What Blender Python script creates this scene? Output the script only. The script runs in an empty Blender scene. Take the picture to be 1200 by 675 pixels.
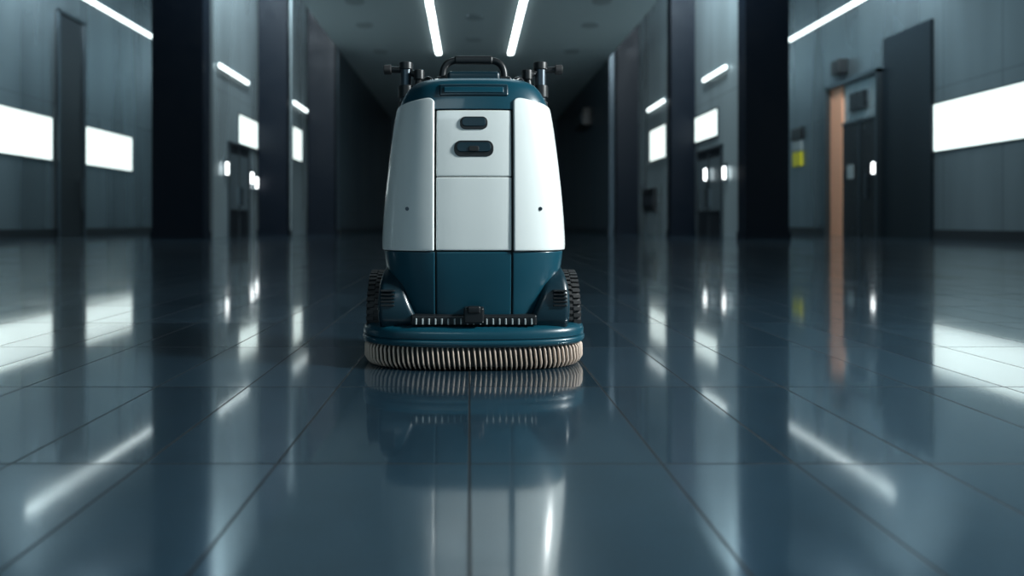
import bpy, bmesh, math, random
from mathutils import Vector, Matrix
random.seed(4)
scn = bpy.context.scene
col = scn.collection

# ---------------------------------------------------------------- materials
def new_mat(name):
    m = bpy.data.materials.new(name); m.use_nodes = True
    nt = m.node_tree; b = nt.nodes['Principled BSDF']
    return m, nt, b
def simple(name, c, rough=.4, metal=0., coat=0., noise=0.0, nscale=40., spec=.5):
    m, nt, b = new_mat(name)
    b.inputs['Base Color'].default_value = (*c, 1)
    b.inputs['Roughness'].default_value = rough
    b.inputs['Metallic'].default_value = metal
    b.inputs['Coat Weight'].default_value = coat
    b.inputs['Coat Roughness'].default_value = .06
    b.inputs['Specular IOR Level'].default_value = spec
    if noise:
        tc = nt.nodes.new('ShaderNodeTexCoord'); n = nt.nodes.new('ShaderNodeTexNoise')
        n.inputs['Scale'].default_value = nscale; n.inputs['Detail'].default_value = 6
        mr = nt.nodes.new('ShaderNodeMapRange')
        mr.inputs['To Min'].default_value = rough*(1-noise); mr.inputs['To Max'].default_value = rough*(1+noise)
        nt.links.new(tc.outputs['Object'], n.inputs['Vector'])
        nt.links.new(n.outputs['Fac'], mr.inputs['Value'])
        nt.links.new(mr.outputs[0], b.inputs['Roughness'])
    return m
def emis(name, c, s):
    m, nt, b = new_mat(name)
    b.inputs['Base Color'].default_value = (*c, 1)
    b.inputs['Emission Color'].default_value = (*c, 1)
    b.inputs['Emission Strength'].default_value = s
    return m
def wall_mat(name, c, metal=.7, rough=.32, panel=2.4, sd=.6):
    m, nt, b = new_mat(name); L = nt.links.new; N = nt.nodes.new
    geo = N('ShaderNodeNewGeometry')
    mp = N('ShaderNodeVectorMath'); mp.operation = 'MULTIPLY'; mp.inputs[1].default_value = (.8, .8, .10)
    L(geo.outputs['Position'], mp.inputs[0])
    n = N('ShaderNodeTexNoise'); n.inputs['Scale'].default_value = .8; n.inputs['Detail'].default_value = 2
    L(mp.outputs[0], n.inputs['Vector'])
    cr = N('ShaderNodeMapRange'); cr.inputs['From Min'].default_value = .3; cr.inputs['From Max'].default_value = .7
    cr.inputs['To Min'].default_value = .8; cr.inputs['To Max'].default_value = 1.2
    L(n.outputs['Fac'], cr.inputs['Value'])
    sep = N('ShaderNodeSeparateXYZ'); L(geo.outputs['Position'], sep.inputs[0])
    def seam(sock, per, wd):
        d = N('ShaderNodeMath'); d.operation = 'PINGPONG'; d.inputs[1].default_value = per/2; L(sock, d.inputs[0])
        g = N('ShaderNodeMath'); g.operation = 'GREATER_THAN'; g.inputs[1].default_value = wd; L(d.outputs[0], g.inputs[0])
        return g.outputs[0]
    s1 = seam(sep.outputs['Y'], panel, .018); s2 = seam(sep.outputs['Z'], 4.8, .015)
    mu = N('ShaderNodeMath'); mu.operation = 'MULTIPLY'; L(s1, mu.inputs[0]); L(s2, mu.inputs[1])
    ma = N('ShaderNodeMapRange'); ma.inputs['To Min'].default_value = sd; L(mu.outputs[0], ma.inputs['Value'])
    m2 = N('ShaderNodeMath'); m2.operation = 'MULTIPLY'; L(cr.outputs[0], m2.inputs[0]); L(ma.outputs[0], m2.inputs[1])
    vs = N('ShaderNodeVectorMath'); vs.operation = 'SCALE'; vs.inputs[0].default_value = c; L(m2.outputs[0], vs.inputs['Scale'])
    L(vs.outputs[0], b.inputs['Base Color'])
    b.inputs['Metallic'].default_value = metal
    rr = N('ShaderNodeMapRange'); rr.inputs['To Min'].default_value = rough*.7; rr.inputs['To Max'].default_value = rough*1.3
    L(n.outputs['Fac'], rr.inputs['Value']); L(rr.outputs[0], b.inputs['Roughness'])
    return m

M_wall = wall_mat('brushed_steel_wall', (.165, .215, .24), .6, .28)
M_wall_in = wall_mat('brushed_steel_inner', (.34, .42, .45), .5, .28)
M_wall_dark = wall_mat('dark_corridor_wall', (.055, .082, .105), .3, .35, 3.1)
M_panel = simple('dark_panel', (.015, .024, .032), .35, .3, noise=.2, nscale=2)
M_wall_end = wall_mat('end_wall', (.16, .22, .26), .2, .4, 3.1)
M_pillar = simple('navy_pillar', (.0015, .005, .011), .5, 0, noise=.3, nscale=2, spec=.2)
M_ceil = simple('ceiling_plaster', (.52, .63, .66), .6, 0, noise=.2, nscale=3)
M_vent = simple('vent_grey', (.34, .42, .45), .6)
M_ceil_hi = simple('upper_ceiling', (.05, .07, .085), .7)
M_trim = simple('dark_trim', (.01, .014, .018), .4)
M_frame = simple('steel_frame', (.10, .13, .15), .3, .8)
M_door = simple('dark_door', (.02, .026, .032), .3, .4, noise=.3, nscale=3)
M_jamb_lit = simple('painted_lit_jamb', (.95, .46, .28), .35)  # warm light on the door jamb, put into its base colour
M_win = emis('window_glow', (.88, 1.0, .96), 1.25)
M_strip = emis('strip_glow', (.88, 1., 1.), 12)
M_strip_w = emis('wall_strip_glow', (.88, 1., 1.), 3)
M_glint = emis('glint_glow', (.95, 1., 1.), 5)  # glow for the added glint panels
M_black = simple('black_plastic', (.008, .010, .012), .38, noise=.2)
M_yel = simple('yellow_label', (.8, .7, .03), .5)
M_signw = simple('grey_label', (.3, .35, .36), .5)
M_teal = simple('teal_plastic', (.0025, .050, .078), .33, 0, .35, noise=.12, nscale=60)
M_teal_d = simple('dark_teal_plastic', (.002, .020, .032), .35, 0, .2, noise=.12, nscale=60)
M_white = simple('white_plastic', (.76, .81, .80), .25, 0, .6, noise=.12, nscale=30)
M_rub = simple('rubber', (.022, .023, .025), .6, noise=.2)
M_metal = simple('gunmetal', (.10, .12, .14), .3, .9)
M_brist = simple('bristle_cream', (.60, .48, .40), .7, noise=.2)
M_core = simple('shadow_gap', (.003, .006, .008), .6)

# floor -------------------------------------------------------------
def floor_mat():
    m, nt, b = new_mat('slate_tile'); L = nt.links.new; N = nt.nodes.new
    geo = N('ShaderNodeNewGeometry'); sep = N('ShaderNodeSeparateXYZ'); L(geo.outputs['Position'], sep.inputs[0])
    def M(op, a, bb=None, c=None):
        n = N('ShaderNodeMath'); n.operation = op
        for i, v in enumerate((a, bb, c)):
            if v is None: continue
            if isinstance(v, (int, float)): n.inputs[i].default_value = v
            else: L(v, n.inputs[i])
        return n.outputs[0]
    ax = M('ABSOLUTE', sep.outputs['X'])
    fx = M('FRACT', ax)
    d0 = M('MINIMUM', fx, M('SUBTRACT', 1.0, fx))
    d1 = M('ABSOLUTE', M('SUBTRACT', fx, .42)); d2 = M('ABSOLUTE', M('SUBTRACT', fx, .71))
    dx = M('MINIMUM', d0, M('MINIMUM', d1, d2))
    yy = M('DIVIDE', M('SUBTRACT', sep.outputs['Y'], 1.49-69.5), .695)
    fy = M('FRACT', yy)
    dy = M('MULTIPLY', M('MINIMUM', fy, M('SUBTRACT', 1.0, fy)), .695)
    d = M('MINIMUM', dx, dy)
    joint = N('ShaderNodeMapRange'); joint.interpolation_type = 'SMOOTHSTEP'
    joint.inputs['From Min'].default_value = .0016; joint.inputs['From Max'].default_value = .0040
    L(d, joint.inputs['Value'])
    ix = M('ADD', M('ADD', M('GREATER_THAN', fx, .42), M('GREATER_THAN', fx, .71)), M('MULTIPLY', M('FLOOR', ax), 3))
    ix = M('MULTIPLY', M('ADD', ix, 1), M('SIGN', sep.outputs['X']))
    iy = M('FLOOR', yy)
    cb = N('ShaderNodeCombineXYZ'); L(ix, cb.inputs[0]); L(iy, cb.inputs[1])
    wn = N('ShaderNodeTexWhiteNoise'); L(cb.outputs[0], wn.inputs['Vector'])
    n1 = N('ShaderNodeTexNoise'); n1.inputs['Scale'].default_value = 7; n1.inputs['Detail'].default_value = 8; n1.inputs['Roughness'].default_value = .65
    L(geo.outputs['Position'], n1.inputs['Vector'])
    n2 = N('ShaderNodeTexNoise'); n2.inputs['Scale'].default_value = 160; n2.inputs['Detail'].default_value = 3
    L(geo.outputs['Position'], n2.inputs['Vector'])
    v = M('ADD', M('MULTIPLY', wn.outputs['Value'], .25), M('ADD', M('MULTIPLY', n1.outputs['Fac'], .6), M('MULTIPLY', n2.outputs['Fac'], .9)))
    v = M('MULTIPLY', v, M('ADD', M('MULTIPLY', joint.outputs[0], .9), .1))
    vs = N('ShaderNodeVectorMath'); vs.operation = 'SCALE'; vs.inputs[0].default_value = (.020, .042, .062); L(v, vs.inputs['Scale'])
    L(vs.outputs[0], b.inputs['Base Color'])
    r = M('ADD', .24, M('MULTIPLY', wn.outputs['Value'], .05))
    r = M('ADD', r, M('MULTIPLY', M('SUBTRACT', 1., joint.outputs[0]), .4))
    L(r, b.inputs['Roughness'])
    b.inputs['IOR'].default_value = 1.45
    b.inputs['Coat IOR'].default_value = 2.45
    b.inputs['Coat Tint'].default_value = (.82, .95, 1, 1)
    L(M('MULTIPLY', joint.outputs[0], .97), b.inputs['Coat Weight'])
    L(M('ADD', .036, M('ADD', M('MULTIPLY', n1.outputs['Fac'], .03), M('MULTIPLY', wn.outputs['Value'], .03))), b.inputs['Coat Roughness'])
    bp = N('ShaderNodeBump'); bp.inputs['Strength'].default_value = .5; bp.inputs['Distance'].default_value = .002
    L(joint.outputs[0], bp.inputs['Height'])
    bp2 = N('ShaderNodeBump'); bp2.inputs['Strength'].default_value = .10; bp2.inputs['Distance'].default_value = .001
    L(n2.outputs['Fac'], bp2.inputs['Height']); L(bp.outputs[0], bp2.inputs['Normal'])
    L(bp2.outputs[0], b.inputs['Normal'])
    return m
M_floor = floor_mat()

# ---------------------------------------------------------------- helpers
def add_obj(name, me, mats, parent=None, smooth=False):
    o = bpy.data.objects.new(name, me); col.objects.link(o)
    for m in (mats if isinstance(mats, (list, tuple)) else [mats]): me.materials.append(m)
    if parent: o.parent = parent
    if smooth:
        for p in me.polygons: p.use_smooth = True
    return o
def boxes(name, lst, mats, parent=None, bevel=0., seg=3):
    bm = bmesh.new()
    for b in lst:
        x0, x1, y0, y1, z0, z1 = b[:6]; mi = b[6] if len(b) > 6 else 0
        r = bmesh.ops.create_cube(bm, size=1)
        for v in r['verts']:
            v.co = Vector((x0+(v.co.x+.5)*(x1-x0), y0+(v.co.y+.5)*(y1-y0), z0+(v.co.z+.5)*(z1-z0)))
        for f in {f for v in r['verts'] for f in v.link_faces}: f.material_index = mi
    me = bpy.data.meshes.new(name); bm.to_mesh(me); bm.free()
    o = add_obj(name, me, mats, parent)
    if bevel:
        md = o.modifiers.new('bevel', 'BEVEL'); md.width = bevel; md.segments = seg; md.limit_method = 'ANGLE'
        for p in me.polygons: p.use_smooth = True
        w = o.modifiers.new('wn', 'WEIGHTED_NORMAL')
    return o
def empty(name, loc=(0, 0, 0)):
    e = bpy.data.objects.new(name, None); col.objects.link(e); e.location = loc; return e
def tube(name, pts, r, mat, parent=None, cyclic=False, bez=False):
    cu = bpy.data.curves.new(name, 'CURVE'); cu.dimensions = '3D'; cu.bevel_depth = r; cu.bevel_resolution = 5
    cu.use_fill_caps = True
    sp = cu.splines.new('NURBS' if bez else 'POLY'); sp.points.add(len(pts)-1)
    for p, q in zip(sp.points, pts): p.co = (*q, 1)
    sp.use_cyclic_u = cyclic
    if bez: sp.order_u = 3; sp.use_endpoint_u = True; sp.resolution_u = 8
    o = bpy.data.objects.new(name, cu); col.objects.link(o); cu.materials.append(mat)
    dg = bpy.context.evaluated_depsgraph_get()
    me = bpy.data.meshes.new_from_object(o.evaluated_get(dg)); bpy.data.objects.remove(o)
    me.name = name; me.materials.clear()
    return add_obj(name, me, mat, parent, True)
def cyl(name, c, r, h, axis, mat, parent=None, seg=40, bevel=.003):
    bm = bmesh.new(); bmesh.ops.create_cone(bm, cap_ends=True, segments=seg, radius1=r, radius2=r, depth=h)
    R = {'X': Matrix.Rotation(math.pi/2, 3, 'Y'), 'Y': Matrix.Rotation(math.pi/2, 3, 'X'), 'Z': Matrix.Identity(3)}[axis]
    for v in bm.verts: v.co = R @ v.co + Vector(c)
    me = bpy.data.meshes.new(name); bm.to_mesh(me); bm.free()
    o = add_obj(name, me, mat, parent, True)
    md = o.modifiers.new('b', 'BEVEL'); md.width = bevel; md.segments = 3; md.limit_method = 'ANGLE'
    o.modifiers.new('wn', 'WEIGHTED_NORMAL')
    return o

# ---------------------------------------------------------------- room
HT = 12.0
boxes('floor', [(-16, 16, -12, 52, -.2, 0)], M_floor)
boxes('wall_left', [(-15.4, -15, -12, 33, 0, HT)], M_wall)
boxes('wall_right', [(15, 15.4, -12, 33, 0, HT)], M_wall)
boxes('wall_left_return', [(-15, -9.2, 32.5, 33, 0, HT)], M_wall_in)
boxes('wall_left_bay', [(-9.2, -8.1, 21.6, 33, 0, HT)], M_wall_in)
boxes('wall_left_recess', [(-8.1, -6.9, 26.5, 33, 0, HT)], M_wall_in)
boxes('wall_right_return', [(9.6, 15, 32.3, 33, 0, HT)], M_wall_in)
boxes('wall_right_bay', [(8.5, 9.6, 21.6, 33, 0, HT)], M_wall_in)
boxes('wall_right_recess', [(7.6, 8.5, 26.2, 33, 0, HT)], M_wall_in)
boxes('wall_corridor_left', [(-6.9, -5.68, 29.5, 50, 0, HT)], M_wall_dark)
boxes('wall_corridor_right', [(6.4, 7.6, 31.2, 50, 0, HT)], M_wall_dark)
boxes('wall_end', [(-6.9, 7.6, 50, 50.4, 0, HT)], M_wall_end)
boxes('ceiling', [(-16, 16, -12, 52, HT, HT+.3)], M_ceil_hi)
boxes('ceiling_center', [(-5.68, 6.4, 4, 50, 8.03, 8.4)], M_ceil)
boxes('baseboard_left', [(-15, -14.94, -12, 32.5, 0, .28)], M_trim)
boxes('baseboard_right', [(14.94, 15, -12, 32.3, 0, .28)], M_trim)
boxes('baseboard_corridor_left', [(-5.68, -5.62, 29.6, 50, 0, .2)], M_trim)
boxes('baseboard_corridor_right', [(6.34, 6.4, 31.2, 50, 0, .2)], M_trim)

for x0, x1, y0, y1 in [(-9.77, -8.2, 21, 21.6), (-8.03, -6.95, 26, 26.5), (-6.85, -5.72, 29, 29.5),
                       (8.5, 9.84, 21, 21.6), (7.6, 8.52, 25.7, 26.2), (6.63, 7.6, 30.7, 31.2)]:
    boxes('pillar', [(x0, x1, y0, y1, .22, HT), (x0-.04, x1+.04, y0-.04, y1+.02, 0, .22)], M_pillar)

wn = [0]
def window(X, y0, y1, z0, z1, side):
    wn[0] += 1; t = .05; s = side
    xa, xb = sorted((X, X-s*.05)); xp, xq = sorted((X, X-s*.03))
    boxes('window_%d' % wn[0], [(xp, xq, y0, y1, z0, z1, 1),
        (xa, xb, y0-t, y1+t, z1, z1+t), (xa, xb, y0-t, y1+t, z0-t, z0),
        (xa, xb, y0-t, y0, z0, z1), (xa, xb, y1, y1+t, z0, z1)], [M_frame, M_win])
window(-15, 19.0, 24.5, 2.75, 4.25, -1)
window(-15, 26.5, 30.3, 2.78, 4.25, -1)
window(-8.1, 23.9, 26.0, 3.3, 4.3, -1)
window(-6.9, 26.55, 28.0, 3.0, 4.25, -1)
window(15, 15.0, 22.0, 2.8, 4.3, 1)
window(8.5, 23.3, 25.6, 3.5, 4.4, 1)
window(7.6, 26.3, 28.6, 3.05, 4.3, 1)

def strip(X, y0, y1, z, side, hh=.09):
    s = side
    xa, xb = sorted((X, X-s*.05)); xc, xd = sorted((X-s*.05, X-s*.10))
    boxes('light_strip', [(xa, xb, y0-.03, y1+.03, z-hh-.02, z+hh+.02), (xc, xd, y0, y1, z-hh, z+hh, 1)], [M_frame, M_strip_w])
strip(-15, 23, 32.3, 9.23, -1)
strip(-8.1, 21.9, 24.8, 5.56, -1, .06)
strip(-6.9, 26.55, 28.7, 5.18, -1, .06)
strip(15, 24, 32.0, 9.0, 1)
strip(8.5, 22.4, 24.6, 5.62, 1, .06)
strip(7.6, 26.4, 28.8, 5.22, 1, .06)
for X in (-1.36, 1.83):
    boxes('ceiling_light', [(X-.12, X+.12, 15, 30.4, 7.99, 8.03), (X-.10, X+.10, 15.05, 30.35, 7.97, 7.99, 1)], [M_frame, M_strip])
for X, Y in [(-3.9, 23.2), (-4.0, 26), (-3.9, 30), (.2, 25), (.2, 28), (4.5, 23.2), (4.6, 26.0), (4.5, 30)]:
    cyl('ceiling_vent', (X, Y, 8.015), .33, .04, 'Z', M_vent)

boxes('door_1', [(-15, -14.9, 24.75, 26.4, 0, 8.2), (-14.9, -14.84, 24.68, 24.8, 0, 8.25, 1), (-14.9, -14.84, 26.35, 26.45, 0, 8.25, 1),
    (-14.9, -14.84, 24.68, 26.45, 8.15, 8.27, 1), (-14.84, -14.76, 26.1, 26.16, 1.0, 2.2, 1)], [M_trim, M_frame])
def dbl_door(n, X, y0, y1, h, s):
    def bx(a, b, *r):
        a, b = sorted((X-s*a, X-s*b)); return (a, b)+r
    ym = (y0+y1)/2
    L = [bx(0, .05, y0, y1, 0, h, 0), bx(.05, .09, y0-.08, y0, 0, h+.08, 1), bx(.05, .09, y1, y1+.08, 0, h+.08, 1),
         bx(.0, .09, y0-.08, y1+.08, h, h+.08, 1), bx(.05, .07, ym-.02, ym+.02, 0, h, 1),
         bx(.05, .07, y0+.12, ym-.12, h*.3, h*.9, 2), bx(.05, .07, ym+.12, y1-.12, h*.3, h*.9, 2),
         bx(.07, .14, ym-.16, ym-.1, h*.35, h*.55, 1), bx(.07, .14, ym+.1, ym+.16, h*.35, h*.55, 1)]
    return boxes('door_%d' % n, L, [M_door, M_frame, M_wall])
dbl_door(2, -8.1, 22.9, 24.9, 3.15, -1)
dbl_door(3, 8.5, 22.9, 25.3, 3.05, 1)
for X, Y, z, s in [(-8.1, 22.6, 2.3, -1), (-8.1, 25.2, 2.15, -1), (-8.1, 25.75, 2.0, -1), (8.5, 22.55, 2.15, 1), (8.41, 24.1, 2.2, 1), (14.84, 24.95, 2.5, 1)]:
    x = X-s*.06
    boxes('glint_panel', [(min(X, x), max(X, x), Y-.08, Y+.08, z-.3, z+.3, 0), (min(x, x-s*.05), max(x, x-s*.05), Y-.06, Y+.06, z-.2, z+.2, 1)], [M_frame, M_glint])  # small glowing panels added to stand in for bright glints near the doors
boxes('door_4', [(14.93, 15, 24.75, 28.2, 0, 6.0, 3), (14.7, 15, 28.1, 28.3, 0, 6.1, 1), (14.7, 15, 24.65, 24.75, 0, 6.1, 1),
    (14.7, 15, 24.65, 28.3, 5.95, 6.1, 1), (14.88, 14.93, 24.8, 27.2, 0, 4.4, 0), (14.84, 14.88, 26.0, 26.08, 0, 4.4, 1),
    (14.84, 14.88, 24.8, 27.2, 4.35, 4.45, 1), (14.86, 14.93, 27.2, 28.1, 0, 5.95, 2), (14.8, 14.93, 25.6, 26.6, 4.8, 5.5, 0),
    (14.8, 14.86, 25.5, 25.58, 1.4, 2.3, 1), (14.8, 14.84, 26.35, 26.75, 2.2, 2.75, 4)],
    [M_door, M_frame, M_jamb_lit, M_wall_in, M_signw])
boxes('wall_panel', [(14.9, 15, 22.05, 24.6, 0, 7.1)], M_panel)  # tall dark wall panel, standing slightly proud of the wall
boxes('emergency_sign', [(14.9, 15, 30.7, 31.5, 3.05, 3.7, 1), (14.9, 15, 30.7, 31.5, 3.75, 4.2, 2), (14.88, 15, 30.6, 31.6, 4.25, 4.8, 0)], [M_black, M_yel, M_signw], bevel=.02)
boxes('alarm_box', [(14.6, 15, 27.0, 27.6, 6.4, 7.0, 0), (14.7, 14.95, 27.1, 27.5, 6.25, 6.4, 1)], [M_black, M_metal], bevel=.03)
boxes('electrical_box', [(7.45, 7.6, 27.6, 29.4, .95, 1.9, 0), (7.42, 7.45, 27.8, 28.4, 1.2, 1.6, 1), (7.42, 7.45, 28.6, 29.2, 1.2, 1.6, 1)], [M_black, M_metal])
boxes('ventilation_box', [(5.9, 6.4, 35.5, 38.2, 5.6, 6.5, 0), (5.85, 5.9, 35.8, 37.9, 5.75, 6.3, 1)], [M_black, M_metal])

# ---------------------------------------------------------------- scrubber
S = empty('floor_scrubber', (0, 0, 0))
X0, YC = .016, 2.62
PR = [(.15, .258, .165), (.25, .296, .178), (.35, .326, .188), (.43, .337, .190), (.53, .333, .190), (.626, .325, .187), (.72, .315, .182),
      (.823, .302, .174), (.90, .291, .166), (.97, .276, .155), (1.01, .256, .145), (1.035, .236, .132), (1.052, .208, .115), (1.062, .165, .09), (1.067, .10, .055), (1.068, .002, .002)]
def prof(z):
    if z <= PR[0][0]: return PR[0][1:]
    for i in range(len(PR)-1):
        a, b = PR[i], PR[i+1]
        if z <= b[0]:
            t = (z-a[0])/(b[0]-a[0]); p = PR[max(0, i-1)]; q = PR[min(len(PR)-1, i+2)]
            out = []
            for k in (1, 2):
                ma = (b[k]-p[k])/(b[0]-p[0])*(b[0]-a[0]) if i > 0 else b[k]-a[k]
                mb = (q[k]-a[k])/(q[0]-a[0])*(b[0]-a[0]) if i+2 < len(PR) else b[k]-a[k]
                if i >= len(PR)-3: ma = mb = b[k]-a[k]
                out.append((2*t**3-3*t*t+1)*a[k]+(t**3-2*t*t+t)*ma+(-2*t**3+3*t*t)*b[k]+(t**3-t*t)*mb)
            return tuple(out)
    return PR[-1][1:]
NE = 2.9
def pt(th, z, off=0.):
    w, d = prof(z); w = max(w+off, .001); d = max(d+off, .001)
    s, c = math.sin(th), math.cos(th)
    return Vector((X0+w*math.copysign(abs(s)**(2/NE), s), YC-d*math.copysign(abs(c)**(2/NE), c), z))
def th_of(x, z):
    w, _ = prof(z); r = min(abs(x)/w, .999)
    return math.copysign(math.asin(r**(NE/2)), x)
def shell(name, fa, fb, z0, z1, off, mat, nu=28, nv=24, th=.012, bev=.004, closed=False):
    bm = bmesh.new(); g = []
    Z0 = z0 if callable(z0) else (lambda u: z0); Z1 = z1 if callable(z1) else (lambda u: z1)
    n = nu if closed else nu+1
    for j in range(nv+1):
        row = []
        for i in range(n):
            u = i/nu; z = Z0(u)+(Z1(u)-Z0(u))*j/nv
            row.append(bm.verts.new(pt(fa(z)+(fb(z)-fa(z))*u, z, off)))
        g.append(row)
    for j in range(nv):
        for i in range(nu):
            i2 = (i+1) % n
            bm.faces.new((g[j][i], g[j][i2], g[j+1][i2], g[j+1][i]))
    me = bpy.data.meshes.new(name); bm.to_mesh(me); bm.free()
    o = add_obj(name, me, mat, S, True)
    if th:
        sd = o.modifiers.new('s', 'SOLIDIFY'); sd.thickness = th; sd.offset = -1
    if bev:
        b = o.modifiers.new('b', 'BEVEL'); b.width = bev; b.segments = 3; b.limit_method = 'ANGLE'; b.angle_limit = math.radians(50)
        o.modifiers.new('wn', 'WEIGHTED_NORMAL')
    return o
cx = .137
full = dict(fa=lambda z: -math.pi, fb=lambda z: math.pi)
shell('inner_core', full['fa'], full['fb'], .15, 1.03, -.011, M_core, nu=96, nv=30, th=0, bev=0, closed=True)
shell('top_cap', full['fa'], full['fb'], .935, 1.0675, .001, M_teal, nu=120, nv=60, th=.006, bev=0, closed=True)
G = .0022
A = lambda z: th_of(-cx+G, z); B = lambda z: th_of(cx-G, z)
shell('door_upper', A, B, .691, .931, 0, M_white)
shell('door_lower', A, B, .426, .688, 0, M_white)
shell('lower_front', A, B, .165, .421, -.001, M_teal)
for sgn, nm in ((-1, 'left'), (1, 'right')):
    if sgn > 0:
        fa = lambda z: th_of(cx+G, z); fb = lambda z: 2.5
        cor = lambda u: u
    else:
        fa = lambda z: -2.5; fb = lambda z: th_of(-cx-G, z)
        cor = lambda u: 1-u
    def top(u, cor=cor):
        t = cor(u); r = .07
        z = .982 - .03*min(1, t/.5)
        if t < r: z -= .016*(1-math.sqrt(max(0, 1-(1-t/r)**2)))
        return z
    shell('side_panel_'+nm, fa, fb, .424, top, .009, M_white, nu=56, nv=48, th=.016, bev=.005)
    shell('lower_side_'+nm, fa, fb, .165, .421, .001, M_teal, nu=56, nv=16, th=.012)
    z = .575; p = pt(th_of(sgn*.232, z), z, .010)
    cyl('screw_'+nm, p, .007, .006, 'Y', M_metal, S, 20, .001)
shell('lower_back', lambda z: 2.5, lambda z: 2*math.pi-2.5, .165, .95, 0, M_teal, nu=30)
shell('cap_inset', lambda z: th_of(-.122, z), lambda z: th_of(.122, z), lambda u: .985, lambda u: 1.030, .006, M_teal_d, nu=30, nv=6, th=.008, bev=.004)
shell('cap_inset_lip', lambda z: th_of(-.105, z), lambda z: th_of(.105, z), lambda u: .995, lambda u: 1.018, .009, M_teal, nu=30, nv=4, th=.006, bev=.003)
def pill(name, cz, hw, hh, off, mat, th=.01):
    bm = bmesh.new()
    r = hh*.85; n = 10; pts = []
    for q, (sx, sz) in enumerate([(1, 1), (-1, 1), (-1, -1), (1, -1)]):
        for k in range(n+1):
            a = math.pi/2*(q+k/n); pts.append((sx*(hw-r)+r*math.cos(a), cz+sz*(hh-r)+r*math.sin(a)))
    f = bm.faces.new([bm.verts.new(pt(th_of(x, z), z, off)) for x, z in pts][::-1])
    bm.normal_update()
    if f.normal.y > 0: bmesh.ops.reverse_faces(bm, faces=[f])
    me = bpy.data.meshes.new(name); bm.to_mesh(me); bm.free()
    o = add_obj(name, me, mat, S, False)
    sd = o.modifiers.new('s', 'SOLIDIFY'); sd.thickness = th; sd.offset = -1
    b = o.modifiers.new('b', 'BEVEL'); b.width = .002; b.segments = 2; b.limit_method = 'ANGLE'
    return o
pill('button', .884, .049, .023, .004, M_black)
pill('latch_recess', .791, .070, .029, .003, M_black)
pill('latch_grip', .796, .060, .017, .007, M_teal_d)
pill('latch_window', .790, .018, .010, .010, M_core)
pill('button_face', .887, .042, .016, .007, M_teal_d)

hz = 1.04
tube('carry_handle', [(X0-.118, YC, hz), (X0-.122, YC, hz+.06), (X0-.100, YC, 1.142), (X0-.05, YC, 1.150), (X0+.05, YC, 1.150), (X0+.100, YC, 1.142), (X0+.122, YC, hz+.06), (X0+.118, YC, hz)], .0135, M_black, S, bez=True)
boxes('handle_grip', [(X0-.075, X0+.075, YC-.016, YC+.016, 1.133, 1.164)], M_black, S, .01)
boxes('handle_base', [(X0-.10, X0+.10, YC-.05, YC+.05, 1.055, 1.098)], M_teal_d, S, .014)
boxes('handle_feet', [(X0-.145, X0-.09, YC-.03, YC+.03, 1.035, 1.082), (X0+.09, X0+.145, YC-.03, YC+.03, 1.035, 1.082)], M_black, S, .01)
for s, nm in ((-1, 'left'), (1, 'right')):
    px = X0+s*.275; py = 2.80
    tube('post_'+nm, [(px, py, .75), (px, py, 1.165)], .024, M_metal, S)
    cyl('post_collar_'+nm, (px, py, 1.06), .032, .05, 'Z', M_black, S)
    cyl('post_collar_low_'+nm, (px, py, 1.005), .03, .03, 'Z', M_black, S)
    cyl('post_top_'+nm, (px, py, 1.165), .029, .03, 'Z', M_black, S)
    tube('brace_'+nm, [(px-s*.01, py, .99), (px-s*.05, py-.02, 1.08), (px-s*.055, py-.02, 1.12)], .014, M_black, S)
    cyl('knob_'+nm, (px-s*.055, py-.02, 1.125), .022, .04, 'Z', M_black, S)
    tube('crossbar_'+nm, [(px-s*.055, py-.02, 1.12), (px, py, 1.15), (px+s*.07, py, 1.152)], .013, M_black, S)
    cyl('grip_end_'+nm, (px+s*.075, py, 1.152), .02, .03, 'X', M_rub, S)
    tube('hook_'+nm, [(X0+s*.14, YC+.02, 1.04), (X0+s*.165, YC+.02, 1.085), (X0+s*.19, YC+.06, 1.085), (X0+s*.215, YC+.1, 1.03)], .010, M_black, S, bez=True)
    boxes('post_mount_'+nm, [(min(px, X0+s*.2)-.0, max(px, X0+s*.2), 2.76, 2.83, .88, .96)], M_black, S, .01)

def ring(hw, hd, z, n=160, e=2.7, yc=YC):
    out = []
    for i in range(n):
        a = 2*math.pi*i/n; s, c = math.sin(a), math.cos(a)
        out.append((X0+hw*math.copysign(abs(s)**(2/e), s), yc-hd*math.copysign(abs(c)**(2/e), c), z))
    return out
def loft(name, profile, mat, hw=.415, hd=.222, e=2.7, cap=True):
    bm = bmesh.new(); rs = [[bm.verts.new(p) for p in ring(hw+o, hd+o, z, e=e)] for o, z in profile]
    for a, b in zip(rs, rs[1:]):
        n = len(a)
        for i in range(n): bm.faces.new((a[i], a[(i+1) % n], b[(i+1) % n], b[i]))
    if cap: bm.faces.new(rs[-1]); bm.faces.new(rs[0][::-1])
    me = bpy.data.meshes.new(name); bm.to_mesh(me); bm.free()
    o = add_obj(name, me, mat, S, True)
    b = o.modifiers.new('b', 'EDGE_SPLIT'); b.split_angle = math.radians(50)
    return o
loft('deck_bumper', [(-.03, .084), (-.008, .084), (0, .088), (.004, .096), (.004, .106), (0, .110), (-.004, .1115), (-.004, .1135), (.001, .115), (.002, .130), (-.002, .142), (-.012, .151), (-.03, .155), (-.08, .157)], M_teal)
loft('deck_plate', [(-.06, .15), (-.06, .168), (-.07, .174), (-.10, .176)], M_black)
loft('brush_block', [(-.03, .014), (-.022, .014), (-.017, .03), (-.015, .086), (-.03, .086)], M_core)
bm = bmesh.new()
top = ring(.415-.006, .222-.006, .085, n=4000)
acc = [0]
for i in range(1, len(top)): acc.append(acc[-1]+math.dist(top[i], top[i-1]))
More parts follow.
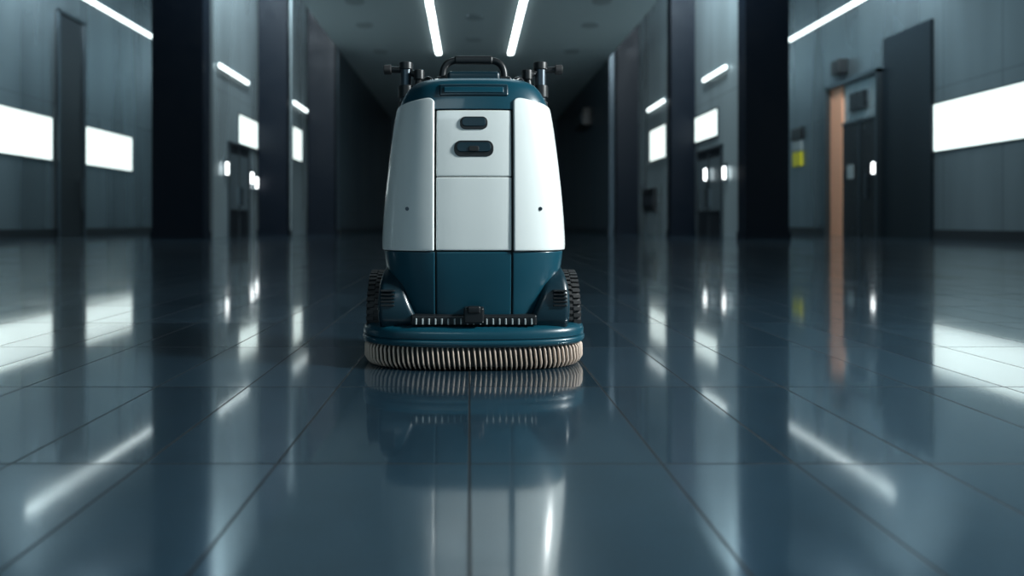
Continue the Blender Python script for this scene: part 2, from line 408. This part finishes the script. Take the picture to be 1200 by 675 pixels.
T = 116; step = acc[-1]/T; j = 0
for k in range(T):
    while acc[j] < k*step: j += 1
    p = Vector(top[j]); q = Vector(top[(j+8) % len(top)]); tan = (q-p).normalized(); nor = Vector((tan.y, -tan.x, 0))
    wv = .0036; L = []
    for z, o, ws in ((.086, -.010, .9), (.07, .0, 1.), (.03, .001, 1.), (.012, -.010, .8), (.002, -.022, .6)):
        c = Vector((p.x, p.y, z)) + nor*o + tan*((.086-z)*.10)
        L.append([bm.verts.new(c+tan*sx*wv*ws+nor*sn*.0045) for sx, sn in ((-1, -1), (-.6, .8), (.6, .8), (1, -1))])
    for a, b in zip(L, L[1:]):
        for i in range(4): bm.faces.new((a[i], a[(i+1) % 4], b[(i+1) % 4], b[i]))
    bm.faces.new(L[0]); bm.faces.new(L[-1][::-1])
bmesh.ops.recalc_face_normals(bm, faces=bm.faces)
me = bpy.data.meshes.new('bristles'); bm.to_mesh(me); bm.free(); add_obj('bristles', me, M_brist, S, True)

boxes('squeegee_bar', [(X0-.225, X0+.225, 2.43, 2.56, .158, .196)], M_black, S, .008)
bl = []
for i in range(19):
    x = X0-.205+i*.41/18
    bl.append((x-.003, x+.003, 2.420, 2.432, .163, .184))
boxes('squeegee_studs', bl, M_signw, S, .002)
boxes('front_latch', [(X0-.036, X0+.036, 2.40, 2.46, .170, .225), (X0-.024, X0+.024, 2.395, 2.41, .205, .232)], M_black, S, .008)
for s, nm in ((-1, 'left'), (1, 'right')):
    bm = bmesh.new()
    sec = []
    zs = [(.150, .195, .340, 2.458), (.18, .205, .346, 2.450), (.22, .224, .348, 2.450), (.26, .240, .347, 2.458), (.30, .254, .343, 2.475), (.335, .268, .336, 2.505), (.360, .282, .326, 2.55), (.370, .294, .316, 2.60)]
    for z, xi, xo, yf in zs:
        yb = 2.80; r = min(.022, (xo-xi)*.45)
        cpts = []
        for (cx_, cy_, a0) in ((xi+r, yf+r, 180), (xo-r, yf+r, 270), (xo-r, yb-r, 0), (xi+r, yb-r, 90)):
            for k in range(6):
                a = math.radians(a0+k*18); cpts.append((cx_+r*math.cos(a), cy_+r*math.sin(a)))
        sec.append([bm.verts.new((X0+s*x, y, z)) for x, y in cpts])
    for a, b in zip(sec, sec[1:]):
        n = len(a)
        for i in range(n): bm.faces.new((a[i], a[(i+1) % n], b[(i+1) % n], b[i]))
    bm.faces.new(sec[-1]); bm.faces.new(sec[0][::-1])
    bmesh.ops.recalc_face_normals(bm, faces=bm.faces)
    me = bpy.data.meshes.new('fender'); bm.to_mesh(me); bm.free()
    o = add_obj('fender_'+nm, me, M_teal_d, S, True)
    rb = []
    for i in range(5):
        z = .225+i*.013
        rb.append((min(X0+s*.285, X0+s*.335), max(X0+s*.285, X0+s*.335), 2.444, 2.47, z, z+.006))
    boxes('fender_ribs_'+nm, rb, M_black, S, .002)
    wx = X0+s*.370; wc = (wx, 2.70, .170)
    cyl('tire_'+nm, wc, .162, .062, 'X', M_rub, S, 64, .018)
    cyl('hub_'+nm, (wx+s*.03, 2.70, .170), .09, .012, 'X', M_metal, S, 48, .004)
    bm = bmesh.new()
    for k in range(44):
        a = 2*math.pi*k/44
        for sd in (-1, 1):
            r_ = bmesh.ops.create_cube(bm, size=1)
            mt = Matrix.Translation(wc) @ Matrix.Rotation(a+(.07 if sd > 0 else 0), 4, 'X') @ Matrix.Translation((sd*.0155, 0, .163)) @ Matrix.Diagonal((.027, .013, .012, 1))
            for v in r_['verts']: v.co = mt @ v.co
    me = bpy.data.meshes.new('tread'); bm.to_mesh(me); bm.free(); add_obj('tread_'+nm, me, M_rub, S)

# ---------------------------------------------------------------- lights
def area(name, loc, target, sx, sy, power, c=(1, 1, 1)):
    l = bpy.data.lights.new(name, 'AREA'); l.shape = 'RECTANGLE'; l.size = sx; l.size_y = sy; l.energy = power; l.color = c
    o = bpy.data.objects.new(name, l); col.objects.link(o); o.location = loc
    o.rotation_euler = (Vector(target)-Vector(loc)).to_track_quat('-Z', 'Y').to_euler()
    return o
area('lamp_key', (4.4, 1.3, 3.0), (0, 2.6, .6), .5, .5, 500, (.93, 1, 1))
area('fill_front', (-1.5, -3.5, 4.2), (0, 2.6, .6), 2.5, 1.2, 30, (.8, .95, 1))  # added fill behind the camera, brightens the machine's front
area('fill_wash_left', (-13.0, 23, 11.6), (-15, 28, 8.5), 1, 6, 1300, (.82, .95, 1))  # unseen light added to brighten the upper part of the left wall
area('fill_wash_right', (13.0, 23, 11.6), (15, 28, 8.5), 1, 6, 1300, (.82, .95, 1))  # matching added light, out of frame, for the right wall
area('fill_bay_left', (-6.2, 20.5, 11.4), (-8.1, 25, 6), 1, 2, 1300, (.82, .95, 1))  # added above the slab, out of view, to wash the left bay wall
area('fill_bay_right', (6.9, 20.5, 11.4), (8.5, 25, 6), 1, 2, 1300, (.82, .95, 1))  # same added wash for the right bay wall, no fixture modelled
area('fill_hall', (0, 8, 7.9), (0, 8.5, 0), 5, 6, 130, (.75, .93, 1))  # unseen overhead fill, added to lift bay walls, machine top and floor

w = bpy.data.worlds.new('World'); scn.world = w; w.use_nodes = True
w.node_tree.nodes['Background'].inputs[0].default_value = (.32, .60, .76, 1)
w.node_tree.nodes['Background'].inputs[1].default_value = .32

# ---------------------------------------------------------------- camera
cd = bpy.data.cameras.new('camera'); cd.lens = 24; cd.sensor_width = 36; cd.sensor_fit = 'HORIZONTAL'
cd.shift_x = 50/1200; cd.shift_y = -77.5/1200
co = bpy.data.objects.new('camera', cd); col.objects.link(co)
co.location = (0, 0, .528); co.rotation_euler = (math.pi/2, 0, 0)
cd.dof.use_dof = True; cd.dof.focus_distance = 2.46; cd.dof.aperture_fstop = 1.3
scn.camera = co
scn.view_settings.view_transform = 'Standard'
